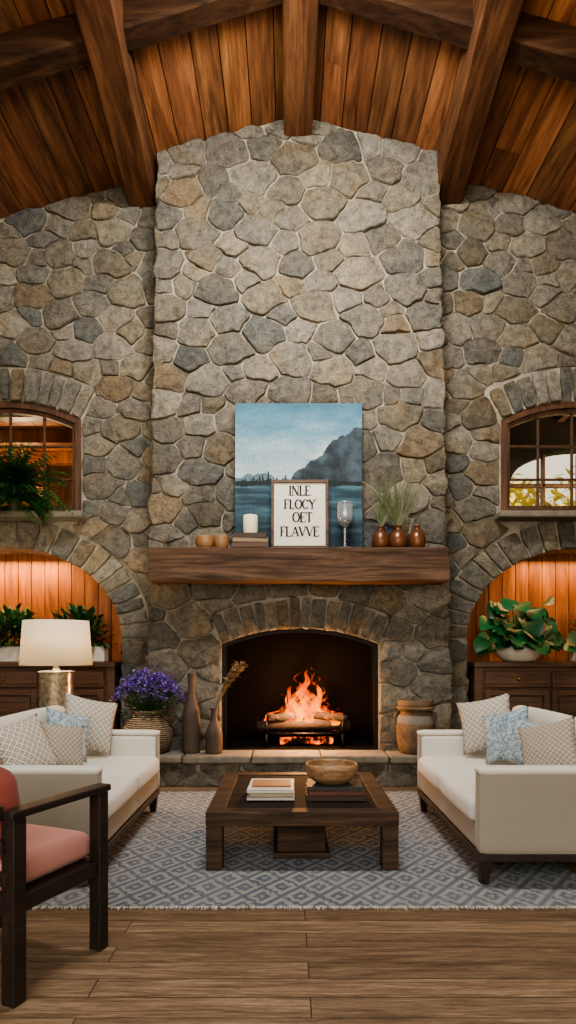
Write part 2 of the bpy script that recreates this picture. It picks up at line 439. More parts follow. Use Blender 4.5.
def stone(mb, out, h, fmap, rng, col=None, facet=1.0):
    n = len(out); cx = sum(p[0] for p in out)/n; cy = sum(p[1] for p in out)/n
    col = col or rng.choice(PALL); f = rng.uniform(.8, 1.14); col = tuple(c*f for c in col)
    rad = sum(math.hypot(p[0]-cx, p[1]-cy) for p in out)/n
    tx, ty = rng.uniform(-.05, .05), rng.uniform(-.06, .06); sd = rng.uniform(0, 100)
    FA = []
    for _ in range(3):
        a = rng.uniform(0, 2*pi); FA.append((math.cos(a), math.sin(a), rng.uniform(.05, .45), rng.uniform(.3, .9)*facet))
    def H(u, v):
        nz = noise.noise(Vector((u*3.2+sd, v*3.2, sd)))*.3+noise.noise(Vector((u*10+sd, v*10, sd)))*.25+noise.noise(Vector((u*22+sd, v*22, sd)))*.12
        z = 1+.8*nz
        for ca, sa, o_, sl in FA:
            z -= max(0, ((u-cx)*ca+(v-cy)*sa)/rad-o_)*sl
        return max(.3, z)
    vs = []; fs = []
    for s, hh in RINGS:
        for (x, y) in out:
            u = cx+(x-cx)*s; v = cy+(y-cy)*s
            z = h*hh*H(u, v)+((x-cx)*s*tx+(y-cy)*s*ty)*max(0, hh)
            vs.append(fmap(u, v, z))
    vs.append(fmap(cx, cy, h*H(cx, cy)))
    for r in range(len(RINGS)-1):
        for j in range(n): fs.append((r*n+j, r*n+(j+1) % n, (r+1)*n+(j+1) % n, (r+1)*n+j))
    r = (len(RINGS)-1)*n
    for j in range(n): fs.append((r+j, r+(j+1) % n, len(vs)-1))
    mb.add(vs, fs, col)
def field(mb, dom, excl, fmap, seed, rmax=.27, rmin=.11, asp=1.35, gap=.02, h=.052):
    rng = random.Random(seed)
    D = [(x, y*asp) for x, y in dom]; E = [[(x, y*asp) for x, y in e] for e in excl]
    x0 = min(p[0] for p in D); x1 = max(p[0] for p in D); y0 = min(p[1] for p in D); y1 = max(p[1] for p in D)
    S = np.zeros((0, 3)); steps = 12
    for i in range(steps):
        r = rmax+(rmin-rmax)*i/(steps-1)
        for _ in range(int((x1-x0)*(y1-y0)/(r*r)*(.6 if i < 6 else 2.0))+4):
            x = rng.uniform(x0, x1); y = rng.uniform(y0, y1)
            if not inpoly(x, y, D) or any(inpoly(x, y, e) for e in E): continue
            if len(S) and (np.hypot(S[:, 0]-x, S[:, 1]-y) < (S[:, 2]+r)*.76).any(): continue
            if any(nearest(x, y, e)[2] < r*.6 for e in E): continue
            S = np.vstack([S, (x, y, r)])
    nreal = len(S); G_ = []
    for e in E:
        ex0 = min(p[0] for p in e); ex1 = max(p[0] for p in e); ey0 = min(p[1] for p in e); ey1 = max(p[1] for p in e)
        yy = ey0
        while yy < ey1:
            xx = ex0
            while xx < ex1:
                if inpoly(xx, yy, e) and nearest(xx, yy, e)[2] > .17: G_.append((xx, yy, .1))
                xx += .11
            yy += .11
    if G_: S = np.vstack([S, np.array(G_)])
    for i in range(nreal):
        x, y, r = S[i]; d = np.hypot(S[:, 0]-x, S[:, 1]-y); o = np.argsort(d)[1:40]
        poly = list(D)
        for j in o:
            nx = S[j, 0]-x; ny = S[j, 1]-y; ln = math.hypot(nx, ny)
            c = (S[j, 0]**2+S[j, 1]**2-x*x-y*y+.45*(r*r-S[j, 2]**2))/2-gap/2*ln
            poly = clip(poly, nx, ny, c)
            if len(poly) < 3: break
        if len(poly) < 3: continue
        poly = [(px, py/asp) for px, py in poly]
        poly = chaikin(poly, .06); poly = resample(poly, .03)
        P2 = []
        for (px, py) in poly:
            w = noise.noise(Vector((px*5, py*5, seed)))*.045+noise.noise(Vector((px*16, py*16, seed)))*.014
            w2 = noise.noise(Vector((px*5, py*5, seed+9)))*.045+noise.noise(Vector((px*16, py*16, seed+9)))*.014
            px += w; py += w2
            for e in excl:
                if inpoly(px, py, e):
                    qx, qy, q = nearest(px, py, e); px, py = qx+(qx-px)/max(q, 1e-6)*gap*.5, qy+(qy-py)/max(q, 1e-6)*gap*.5
            P2.append((px, py))
        ar = abs(sum(P2[i][0]*P2[(i+1) % len(P2)][1]-P2[(i+1) % len(P2)][0]*P2[i][1] for i in range(len(P2))))/2
        if ar < .005: continue
        stone(mb, P2, h*rng.uniform(.75, 1.25)*min(1, math.sqrt(ar)/.25), fmap, rng)
def voussoirs(mb, cx, cz, rx, rz, a0, a1, t, n, fmap, seed, h=.055, gap=.024):
    rng = random.Random(seed); ws = [rng.uniform(.75, 1.25) for _ in range(n)]; S = sum(ws); a = a0
    for w in ws:
        da = (a1-a0)*w/S; g = gap/((rx+rz)/2)*.5*(1 if da > 0 else -1)
        tt = t*rng.uniform(.88, 1.0)
        q = []
        for i in range(5): al = a+g+(da-2*g)*i/4; q.append((cx+rx*math.cos(al), cz+rz*math.sin(al)))
        for i in range(5): al = a+g+(da-2*g)*(1-i/4); q.append((cx+(rx+tt)*math.cos(al), cz+(rz+tt)*math.sin(al)))
        q = resample(chaikin(q, .2), .03)
        q = [(x+noise.noise(Vector((x*8, y*8, 3)))*.016, y+noise.noise(Vector((x*8, y*8, 7)))*.016) for x, y in q]
        stone(mb, q, h*rng.uniform(.8, 1.15), fmap, rng, facet=.5); a += da
def ellarc(cx, cz, rx, rz, a0, a1, n=24):
    return [(cx+rx*math.cos(a0+(a1-a0)*i/n), cz+rz*math.sin(a0+(a1-a0)*i/n)) for i in range(n+1)]
def segarch(cx, w, spring, rise):
    Rr = (w*w+rise*rise)/(2*rise); return cx, spring+rise-Rr, Rr, math.asin(w/Rr)

# ---------------------------------------------------------------- dimensions
CX = .12; YW = 8.15; YC = 7.8; APEX = 7.97; SL = .27
def ceil_z(x): return APEX-SL*abs(x-CX)
XL, XR = -6.2, 6.4
NICHE = [(-3.5, 1.42), (3.66, 1.42)]; NSP, NRZ = 1.70, 1.14
WIN = [(-3.52, .93), (3.6, .93)]; WB, WSP, WRISE = 3.25, 4.45, .23

# floor, side walls, ceiling
bx('floor', XL, XR, -3, 9.5, -.1, 0, M['floor'], bevel=0)
bx('ground_outside', -20, 22, 9.5, 40, -.3, -.12, mat_plain('lawn', (90, 110, 50), .9), bevel=0)
for nm, x0, x1 in (('wall_left', XL-.2, XL), ('wall_right', XR, XR+.2)):
    bx(nm, x0, x1, -3, YW+.5, 0, ceil_z(XL)+.1, M['mortar'], bevel=0)

# back wall core
holes = []; EX = {-1: [], 1: []}
for sgn, (c, w) in zip((-1, 1), NICHE):
    holes.append([(c-w, .03), (c+w, .03)]+ellarc(c, NSP, w, NRZ, 0, pi, 28))
    EX[sgn].append([(c-w, -.1), (c+w, -.1), (c+w, NSP)]+ellarc(c, NSP, w+.38, NRZ+.38, 0, pi, 28)+[(c-w, NSP)])
for sgn, (c, w) in zip((-1, 1), WIN):
    ax, az, ar, aa = segarch(c, w, WSP, WRISE)
    holes.append([(c-w, WB), (c+w, WB)]+ellarc(ax, az, ar, ar, pi/2-aa, pi/2+aa, 16))
    EX[sgn].append([(c-w-.02, WB-.12), (c+w+.02, WB-.12), (c+w+.02, WSP)]+ellarc(ax, az, ar+.42, ar+.42, pi/2-aa, pi/2+aa, 18)+[(c-w-.02, WSP)])
holes.append([(-.85, .25), (1.14, .25), (1.14, 1.92), (-.85, 1.92)])
outer = [(XL, 0), (XR, 0), (XR, ceil_z(XR)), (CX, APEX), (XL, ceil_z(XL))]
wall = extruded('wall_back', [outer]+holes, YW, YW+.5, M['mortar'])
mb = MB(); fm = lambda u, v, h: (u, YW-h, v)
field(mb, [(XL, 0), (-1.45, 0), (-1.45, ceil_z(-1.45)), (XL, ceil_z(XL))], EX[-1], fm, 11, rmax=.28, rmin=.115)
field(mb, [(1.6, 0), (XR, 0), (XR, ceil_z(XR)), (1.6, ceil_z(1.6))], EX[1], fm, 12, rmax=.28, rmin=.115)
for i, (c, w) in enumerate(NICHE): voussoirs(mb, c, NSP, w, NRZ, 0, pi, .38, 23, fm, 30+i)
for i, (c, w) in enumerate(WIN):
    ax, az, ar, aa = segarch(c, w, WSP, WRISE); voussoirs(mb, ax, az, ar, ar, pi/2-aa, pi/2+aa, .42, 13, fm, 40+i)
# niche jamb stones below the springing
for i, (c, w) in enumerate(NICHE):
    for s in (-1, 1):
        z = .02; rg = random.Random(60+i*2+s)
        while z < NSP-.1:
            hh = min(rg.uniform(.2, .34), NSP-z)
            q = resample(chaikin(chaikin([(0, z+.012), (.48, z+.012), (.48, z+hh-.012), (0, z+hh-.012)], .12), .25), .04)
            stone(mb, q, .035, (lambda u, v, h, X=c+s*w, s=s: (X-s*h, YW-.02+u, v)), rg); z += hh
o = mb.obj('rubble_stones', M['stone'], wall)
for i, (c, w) in enumerate(WIN):
    bx('sill_stone', c-w-.1, c+w+.1, YW-.3, YW+.12, WB-.08, WB, M['slab'], wall, .02)

# ---------------------------------------------------------------- fireplace
FP = group('stone_fireplace')
XBL, XBR, XTL, XTR = -1.68, 1.94, -1.53, 1.77
FX, FW, FB, FS, FRI = .145, .94, .36, 1.63, .19
ax, az, ar, aa = segarch(FX, FW, FS, FRI)
openL = [(FX-FW, FB), (FX+FW, FB)]+ellarc(ax, az, ar, ar, pi/2-aa, pi/2+aa, 20)
chim = [(XBL, 0), (XBR, 0), (XTR, ceil_z(XTR)), (CX, APEX), (XTL, ceil_z(XTL))]
extruded('chimney_core', [chim, openL], YC, YW, M['mortar'], FP)
mb = MB(); fm = lambda u, v, h: (u, YC-h, v)
ex = [[(FX-FW, -.1), (FX+FW, -.1), (FX+FW, FS)]+ellarc(ax, az, ar+.37, ar+.37, pi/2-aa, pi/2+aa, 24)+[(FX-FW, FS)]]
field(mb, [(XBL-.03, 0), (XBR+.03, 0), (XTR+.03, ceil_z(XTR)), (CX, APEX-.02), (XTL-.03, ceil_z(XTL))], ex, fm, 26, rmax=.32, rmin=.12, h=.056)
voussoirs(mb, ax, az, ar, ar, pi/2-aa, pi/2+aa, .37, 14, fm, 50, h=.065)
field(mb, [(YC-.02, 0), (YW, 0), (YW, ceil_z(XTL)), (YC-.02, ceil_z(XTL))], [], lambda u, v, h: (XBL+(XTL-XBL)*v/ceil_z(XTL)-h, u, v), 22, rmax=.2, h=.05)
field(mb, [(YC-.02, 0), (YW, 0), (YW, ceil_z(XTR)), (YC-.02, ceil_z(XTR))], [], lambda u, v, h: (XBR+(XTR-XBR)*v/ceil_z(XTR)+h, u, v), 23, rmax=.2, h=.05)
mb.obj('chimney_stones', M['stone'], FP)
# firebox
bx('firebox_back', -.85, 1.14, 8.55, 8.62, .28, 1.95, M['soot'], FP, 0)
bx('firebox_side_1', -.85, FX-FW, YC+.05, 8.6, .28, 1.9, M['soot'], FP, 0)
bx('firebox_side_2', FX+FW, 1.14, YC+.05, 8.6, .28, 1.9, M['soot'], FP, 0)
bx('firebox_lid', -.85, 1.14, YW, 8.6, 1.84, 1.92, M['soot'], FP, 0)
bx('firebox_floor', -.85, 1.14, YC+.01, 8.6, .28, .37, M['soot'], FP, 0)
# iron surround
r_in = ellarc(ax, az, ar-.045, ar-.045, pi/2-aa*.965, pi/2+aa*.965, 20)
extruded('iron_surround', [openL, [(FX-FW+.045, FB+.0), (FX+FW-.045, FB+.0)]+r_in], YC+.02, YC+.1, M['iron'], FP)
# hearth
bx('hearth_core', -1.95, 1.9, 7.44, YC-.02, 0, .27, M['mortar'], FP, 0)
rg = random.Random(77); xs = [-1.99, -1.2, -.42, .38, 1.15, 1.94]
for i in range(5):
    bx('hearth_slab_%d' % (i+1), xs[i]+.006, xs[i+1]-.006, 7.35+rg.uniform(-.012, .012), YC+.02, .27, .36, M['slab'], FP, .022)
mb = MB()
field(mb, [(-1.97, 0.0), (1.92, 0.0), (1.92, .265), (-1.97, .265)], [], lambda u, v, h: (u, 7.44-h, v), 24, rmax=.3, rmin=.14, asp=1.3, h=.04)
mb.obj('hearth_stones', M['stone'], FP)

# mantel
MT = mkobj('mantel_shelf', boxv((3.4, .46, .38), (.125, 7.56, 2.53)), BF, M['mantel'], smooth=False)
bm = bmesh.new(); bm.from_mesh(MT.data)
bmesh.ops.subdivide_edges(bm, edges=bm.edges, cuts=22, use_grid_fill=True)
for v in bm.verts:
    p = v.co
    v.co = p+Vector((noise.noise(p*4)*.014, noise.noise(Vector((p.x*2, 1, p.z*9)))*.016, noise.noise(Vector((p.x*2, p.y*5, 3)))*.018*(1 if p.z < 2.6 else .12)))
bm.to_mesh(MT.data); bm.free()
b = MT.modifiers.new('b', 'BEVEL'); b.width = .012; b.segments = 2; b.limit_method = 'ANGLE'; b.angle_limit = 1.0
MZ = 2.722

# fire
FI = group('log_fire', (.2, 8.1, .37))
mb = MB()
for i in range(9):
    x = -.42+i*.105; mb.tube([(x, -.2, .17), (x, .2, .17)], .014, 6)
for y in (-.2, .2): mb.tube([(-.5, y, .17), (.5, y, .17)], .018, 6)
for x in (-.46, .46):
    for y in (-.2, .2): mb.tube([(x, y, .17), (x*1.03, y, 0)], .018, 6)
    mb.tube([(x, -.2, .17), (x*1.02, -.24, .33)], .016, 6)
mb.obj('fire_grate', M['iron'], FI)
def log(p0, p1, r, m, nm):
    p0 = Vector(p0); p1 = Vector(p1); mb = MB(); N = 14
    path = [p0.lerp(p1, i/N)+Vector((0, 0, .012*noise.noise(Vector((i*.4, r*50, 0))))) for i in range(N+1)]
    mb.tube(path, [r*(1+.18*noise.noise(Vector((i*.7, r*90, p0.x*9)))) for i in range(N+1)], 14); mb.obj(nm, m, FI)
log((-.58, -.1, .25), (.56, -.06, .26), .065, M['bark'], 'log_1')
log((-.5, .12, .25), (.54, .1, .25), .075, M['ember'], 'log_2')
log((-.46, -.16, .35), (.3, .12, .37), .055, M['ember'], 'log_3')
log((-.1, .14, .38), (.52, -.16, .35), .05, M['bark'], 'log_4')
log((-.3, 0, .06), (.36, .02, .06), .045, M['ember'], 'embers_bed')
rg = random.Random(15); mb = MB()
fl = [(-.02, .76, .09), (.1, .66, .08), (-.12, .56, .08), (.22, .5, .07), (-.26, .42, .06), (.34, .34, .055), (.04, .6, .08), (-.08, .7, .06), (.16, .78, .05), (-.38, .28, .055), (.44, .24, .05), (.07, .46, .09), (-.2, .34, .08), (.28, .38, .08), (.0, .36, .09), (.14, .3, .09), (-.1, .28, .09), (-.32, .22, .07), (.38, .22, .07), (-.46, .16, .05), (.2, .62, .045), (-.18, .64, .045)]
for x, h, w in fl:
    n = 10; K = 22; vs = []; fs = []; cc = []; y = rg.uniform(-.14, .1); sd = rg.uniform(0, 50)
    for i in range(K+1):
        t = i/K; rr = w*(math.sin(pi*min(1, t*.75+.2))**1.0)*(1-t)**.6
        ox = noise.noise(Vector((sd, t*3.8, 0)))*.34*t-x*t*.25; oy = noise.noise(Vector((sd, t*2.2, 9)))*.06
        for j in range(n):
            a = 2*pi*j/n; vs.append((x+ox+math.cos(a)*rr, y+oy+math.sin(a)*rr*.45, .27+t*h)); cc.append((min(1, t*.9+(.08 if h > .5 else .22)),)*3)
    for i in range(K):
        for j in range(n): fs.append((i*n+j, i*n+(j+1) % n, (i+1)*n+(j+1) % n, (i+1)*n+j))
    mb.add(vs, fs, cc)
mb.obj('flames', M['flame'], FI)

# ---------------------------------------------------------------- ceiling
mb = MB(); rg = random.Random(3)
for s in (-1, 1):
    dmax = (CX-XL) if s < 0 else (XR-CX); d = 0
    while d < dmax+.3:
        w = rg.uniform(.25, .32); a, b2 = d+.006, d+w-.006
        y = -3.0
        while y < 9.2:
            ln = rg.choice((3.2, 4.1, 5.0, 12)); y2 = min(9.2, y+ln)
            f = rg.uniform(.55, 1.2); col = (f*rg.uniform(.95, 1.05), f*rg.uniform(.9, 1.0), f*rg.uniform(.85, 1.0))
            dz = rg.uniform(0, .006)
            vs = []
            for q in (a, b2):
                for yy in (y+.003, y2-.003):
                    for z in (0, .05): vs.append((CX+s*q, yy, APEX-SL*q+z+dz))
            mb.add(vs, BF, col); y = y2
        d += w
ce = mb.obj('ceiling', M['plank'], smooth=False)
mb = MB()
for s in (-1, 1):
    dm = 6.9
    mb.add([(CX+s*q, yy, APEX-SL*q+z) for q in (0, dm) for yy in (-3, 9.2) for z in (.07, .14)], BF)
mb.obj('roof_deck', M['beamX'], ce, smooth=False)

def beam(name, p0, p1, w, h, mat, parent=None):
    p0 = Vector(p0); p1 = Vector(p1); n = 30; d = (p1-p0); sid = Vector((d.y, -d.x, 0)).normalized() ; up = sid.cross(d.normalized())
    if up.z < 0: up = -up
    vs = []; fs = []; prof = [(-.5, 0), (-.5, -.25), (-.5, -.5), (-.5, -.75), (-.5, -.93), (-.42, -1), (-.2, -1), (.2, -1), (.42, -1), (.5, -.93), (.5, -.75), (.5, -.5), (.5, -.25), (.5, 0)]
    for i in range(n+1):
        p = p0.lerp(p1, i/n)
        for a, b2 in prof:
            q = p+sid*a*w+up*b2*h; q += (sid*noise.noise(q*3)+up*noise.noise(q*3+Vector((9, 9, 9))))*.012; vs.append(q)
    m = len(prof)
    for i in range(n):
        for j in range(m): fs.append((i*m+j, i*m+(j+1) % m, (i+1)*m+(j+1) % m, (i+1)*m+j))
    fs.append(tuple(range(m))); fs.append(tuple(n*m+j for j in range(m)))
    o = mkobj(name, vs, fs, mat, parent); o.data.polygons.foreach_set('use_smooth', [False]*len(o.data.polygons)); return o
beam('ridge_beam', (CX, YC-.05, APEX+.02), (CX, -3, APEX+.02), .34, .3, M['beamY'])
beam('ceiling_purlin', (-1.82, YW, ceil_z(-1.82)+.1), (-1.2, -3, ceil_z(-1.2)+.1), .36, .46, M['beamY'])
beam('ceiling_purlin', (1.99, YW, ceil_z(1.99)+.1), (1.45, -3, ceil_z(1.45)+.1), .36, .46, M['beamY'])
for y in (6.1, 3.6, 1.0):
    for s in (-1, 1):
        xe = XL if s < 0 else XR
        beam('ceiling_rafter', (CX+s*.05, y, APEX+.16), (xe, y, ceil_z(xe)-.08), .26, .34, M['beamX'])

# ---------------------------------------------------------------- windows
for i, (c, w) in enumerate(WIN):
    W = group('window_%d' % (i+1))
    ax, az, ar, aa = segarch(c, w, WSP, WRISE)
    out = [(c-w+.005, WB), (c+w-.005, WB)]+ellarc(ax, az, ar-.005, ar-.005, pi/2-aa, pi/2+aa, 16)
    def inner(t): 
        a2 = math.asin((w-t)/(ar-t)); return [(c-w+t, WB+t), (c+w-t, WB+t)]+ellarc(ax, az, ar-t, ar-t, pi/2-a2, pi/2+a2, 16)
    extruded('frame', [out, inner(.08)], YW+.0, YW+.18, M['winwood'], W, .008)
    extruded('sash', [inner(.075), inner(.13)], YW+.05, YW+.13, M['winwood'], W, .006)
    extruded('pane', [inner(.12)], YW+.095, YW+.1, M['pane'], W)
    for q in (-.43, 0, .43):
        zt = az+math.sqrt((ar-.13)**2-q*q)
        bx('muntin', c+q-.014, c+q+.014, YW+.08, YW+.12, WB+.12, zt+.01, M['winwood'], W, .004)
    for z in (3.72, 4.14): bx('rail', c-w+.12, c+w-.12, YW+.08, YW+.12, z-.013, z+.013, M['winwood'], W, .004)

# exterior arcade (right) & covered porch (left)
AR = group('porch_arcade')
def archhole(c, w, z0, sp, n=20): return [(c-w, z0), (c+w, z0)]+ellarc(c, sp, w, w*.5, 0, pi, n)
extruded('arch_screen', [[(1.5, -.1), (9.5, -.1), (9.5, 5.6), (1.5, 5.6)], archhole(4.95, 1.2, 0.1, 4.35), archhole(7.7, 1.3, .1, 4.35)], 11, 11.25, M['niche'], AR)
bx('arcade_rail', 3.7, 6.2, 11.05, 11.15, 4.33, 4.39, M['winwood'], AR)
for xx in (4.35, 4.95, 5.55): bx('arcade_mullion', xx-.025, xx+.025, 11.05, 11.15, .1, 4.9, M['winwood'], AR)
for xx in (2.2, 3.4, 4.6, 5.8, 7.0): bx('porch_joist', xx-.06, xx+.06, 9.0, 11, 5.42, 5.56, M['winwood'], AR)
bx('porch_roof', 1.5, 9.5, 8.9, 11.2, 5.6, 5.66, M['niche'], AR)
mb = MB(); rg = random.Random(9)
for i in range(16):
    f = rg.uniform(.6, 1.1); x = -8+i*.45
    mb.add(boxv((.44, 4.6, .05), (x, 11.2, 5.3-.0)), BF, (f, f, f))
for i in range(22):
    f = rg.uniform(.5, 1.0)
    mb.add(boxv((.36, .05, 5.8), (-8+i*.37, 13.4, 2.5)), BF, (f, f, f))
for y in (9.8, 11, 12.2): mb.add(boxv((7.5, .18, .22), (-4.5, y, 5.15)), BF, (.5, .5, .5))
for x in (-4.6, -3.2): mb.add(boxv((.2, .2, 5.2), (x, 12.2, 2.6)), BF, (.45, .45, .45))
mb.obj('covered_porch', M['niche'], smooth=False)
# trees
mb = MB(); rg = random.Random(4)
for tx, ty, tz, tr in ((5.2, 17, 4.5, 1.7), (8.2, 18, 4.6, 2.1), (11.5, 17, 4.2, 2.2), (6.8, 20, 5.0, 1.9), (14, 19, 4.8, 2.6)):
    mb.tube([(tx, ty, -.12), (tx+.1, ty, tz)], [.22, .1], 8, (.06, .04, .02))
    for _ in range(1500):
        d = Vector((rg.gauss(0, 1), rg.gauss(0, 1), rg.gauss(0, .8))).normalized()*tr*rg.uniform(.3, 1)
        g_ = rg.uniform(.4, .95)
        mb.leaf((tx+d.x, ty+d.y, tz+d.z), (rg.uniform(-1, 1), rg.uniform(-1, 1), rg.uniform(-1, .3)), .34, .2, .2, (g_*.95, g_*.8, .12), 2)
mb.obj('garden_trees', M['leaf'])

# ---------------------------------------------------------------- niches
for i, (c, w) in enumerate(NICHE):
    mb = MB(); rg = random.Random(70+i); x = c-w-.1
    while x < c+w+.1:
        f = rg.uniform(.7, 1.1); mb.add(boxv((.17, .04, 3.0), (x+.09, YW+.5+.03, 1.5)), BF, (f, f*.96, f*.9)); x += .178
    mb.obj('niche_panelling', M['niche'], smooth=False, bevel=.006)
    C = group('sideboard', (c, 8.3, 0)); cw = 1.37
    bx('top', -cw, cw, -.32, .33, 1.35, 1.41, M['cab'], C, .008)
    bx('body', -cw+.04, cw-.04, -.25, .3, .1, 1.35, M['cab'], C, .004)
    bx('plinth', -cw+.06, cw-.06, -.22, .28, 0, .1, M['dark'], C, .004)
    for s in (-1, 1): bx('corner_post', s*(cw-.06)-.05, s*(cw-.06)+.05, -.29, -.2, 0, 1.35, M['cab'], C, .006)
    nb = 3; bw = (2*cw-.26)/nb
    for j in range(nb):
        x0 = -cw+.13+j*bw+.015; x1 = x0+bw-.03
        bx('drawer_front', x0, x1, -.285, -.24, 1.1, 1.3, M['cab'], C, .01)
        bx('drawer_panel', x0+.05, x1-.05, -.297, -.26, 1.14, 1.26, M['cab'], C, .008)
        lathe('drawer_knob', [(.0, 0), (.012, 0), (.01, .015), (.02, .025), (.016, .038), (0, .042)], M['brass'], C, ((x0+x1)/2, -.295, 1.2), 14, (pi/2, 0, 0))
        bx('door_stile_a', x0, x0+.07, -.285, -.24, .16, 1.07, M['cab'], C, .006)
        bx('door_stile_b', x1-.07, x1, -.285, -.24, .16, 1.07, M['cab'], C, .006)
        bx('door_rail_a', x0+.07, x1-.07, -.285, -.24, 1.0, 1.07, M['cab'], C, .006)
        bx('door_rail_b', x0+.07, x1-.07, -.285, -.24, .16, .24, M['cab'], C, .006)
        bx('door_panel', x0+.09, x1-.09, -.27, -.24, .26, .98, M['cab'], C, .01)
        lathe('door_knob', [(.0, 0), (.012, 0), (.01, .015), (.02, .025), (.016, .038), (0, .042)], M['brass'], C, (x1-.035, -.285, .7), 14, (pi/2, 0, 0))
# ---------------------------------------------------------------- plants
GREENS = [(.025, .10, .02), (.035, .14, .03), (.06, .18, .04), (.02, .07, .025)]
def bush(mb, c, rx, ry, rz, n, ls, rg, cols=GREENS, w=.45):
    c = Vector(c)
    for _ in range(n):
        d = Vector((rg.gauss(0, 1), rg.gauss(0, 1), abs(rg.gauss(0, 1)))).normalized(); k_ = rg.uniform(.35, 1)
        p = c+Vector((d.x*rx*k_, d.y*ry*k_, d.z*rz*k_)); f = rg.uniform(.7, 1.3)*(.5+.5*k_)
        l = ls*rg.uniform(.7, 1.2)
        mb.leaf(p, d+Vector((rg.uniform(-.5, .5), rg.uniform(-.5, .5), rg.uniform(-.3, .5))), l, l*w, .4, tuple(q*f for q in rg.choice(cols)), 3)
def planter(name, c, l, dpt, h, seed, bz, by=.16):
    G = group(name, c); rg = random.Random(seed)
    vs = boxv((l, dpt, h), (0, 0, h/2)); 
    mkobj('trough', vs, BF, M['white'], G, smooth=False, bevel=.015)
    bx('soil', -l/2+.03, l/2-.03, -dpt/2+.03, dpt/2-.03, h-.01, h+.012, M['bark'], G, 0)
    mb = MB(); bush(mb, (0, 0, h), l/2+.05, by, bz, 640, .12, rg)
    for _ in range(30):
        x = rg.uniform(-l/2+.05, l/2-.05); mb.tube([(x, 0, h), (x*1.05, rg.uniform(-.08, .08), h+bz*.8)], .004, 4, (.05, .08, .02))
    mb.obj('foliage', M['leaf'], G)
planter('herb_planter', (-3.45, 8.2, 1.41), .76, .2, .2, 1, .46)
planter('herb_planter', (-2.66, 8.2, 1.41), .74, .2, .2, 2, .47)
planter('herb_planter', (3.92, 8.25, 1.41), .6, .2, .2, 3, .46)
# big leaf plant on right sideboard
G = group('potted_broadleaf_plant', (2.90, 8.17, 1.41)); rg = random.Random(8)
lathe('bowl_pot', catmull([(.13, 0), (.2, .02), (.27, .1), (.28, .17), (.26, .2), (.24, .19), (.25, .12), (.0, .1)], 5), M['white'], G)
lathe('soil', [(0, .165), (.245, .165)], M['bark'], G)
mb = MB()
for i in range(80):
    a = rg.uniform(0, 2*pi); el = rg.uniform(.05, 1.45); ln = rg.uniform(.2, .62)
    d = Vector((math.cos(a)*math.cos(el)*.8, math.sin(a)*math.cos(el)*.5-.15, math.sin(el)))
    base = Vector((math.cos(a)*.05, math.sin(a)*.05, .17)); tip = base+d*ln; mid = base.lerp(tip, .5)+Vector((0, 0, .05))
    mb.tube([base, mid, tip], [.008, .006, .005], 6, (.04, .12, .03))
    f = rg.uniform(.6, 1.6)
    dd = Vector((d.x*.8+rg.uniform(-.3, .3), d.y-.3, rg.uniform(-.5, .2)))
    L_ = rg.uniform(.2, .3)
    mb.leaf(tip, dd, L_, L_*.9, .5, (.012*f, .085*f, .025*f), 8, 'heart', Vector((rg.uniform(-.3, .3), -.9, .8)), .18)
mb.obj('leaves', M['leaf'], G)
# fern on left sill
G = group('potted_fern', (-3.34, YW-.2, WB)); rg = random.Random(12)
lathe('pot', catmull([(.05, 0), (.07, .02), (.085, .12), (.09, .17), (.08, .17), (.07, .12), (0, .12)], 4), M['brownclay'], G)
mb = MB()
for i in range(240):
    a = rg.uniform(0, 2*pi); ln = rg.uniform(.35, .78); el = rg.uniform(.1, 1.45)
    d = Vector((math.cos(a)*math.cos(el), (math.sin(a)*.4-.4)*math.cos(el), math.sin(el))); p = Vector((rg.uniform(-.08, .08), -.02, .14)); path = [p.copy()]; K = 12
    for k_ in range(K):
        d = (d+Vector((0, 0, -rg.uniform(.1, .17)))).normalized(); p = p+d*ln/K
        p.y = min(p.y, .01)
        path.append(p.copy())
    f = rg.uniform(.6, 1.7); col = tuple(q*f for q in rg.choice(GREENS))
    mb.tube(path, .003, 4, col)
    for k_ in range(2, K+1):
        dr = (path[k_]-path[k_-1]).normalized(); sd = dr.cross(Vector((0, 0, 1)))
        if sd.length < .1: sd = Vector((1, 0, 0))
        sd.normalize(); ll = .095*math.sin(pi*(k_/(K+1.5)))+.025
        for s in (-1, 1): mb.leaf(path[k_], sd*s+dr*.5, ll, .028, .2, col, 2)
mb.obj('fronds', M['leaf'], G)

# purple flowers in wicker pot (on hearth)
G = group('wicker_pot_of_purple_flowers', (-1.64, 7.6, .36)); rg = random.Random(14)
k = NT('wicker'); v = k.coords(); wv = k.n('ShaderNodeTexWave', bands_direction='Z'); k.l(v, wv.inputs[0]); wv.inputs['Scale'].default_value = 14; wv.inputs['Distortion'].default_value = 3; wv.inputs['Detail'].default_value = 3
n_ = k.noise(v, 60, 3); c = k.ramp(k.math('MULTIPLY', wv.outputs['Fac'], n_), [(.1, L4((84, 68, 52))), (.5, L4((182, 160, 128)))])
M['wicker'] = k.fin(c, .85, k.bump(wv.outputs['Fac'], 1, .02))
lathe('pot', catmull([(.16, 0), (.23, .03), (.285, .16), (.29, .26), (.24, .38), (.19, .44), (.215, .49), (.2, .5), (.17, .44), (.0, .42)], 6), M['wicker'], G)
mb = MB(); PUR = [(.2, .11, .52), (.3, .18, .68), (.14, .09, .4), (.38, .27, .74)]
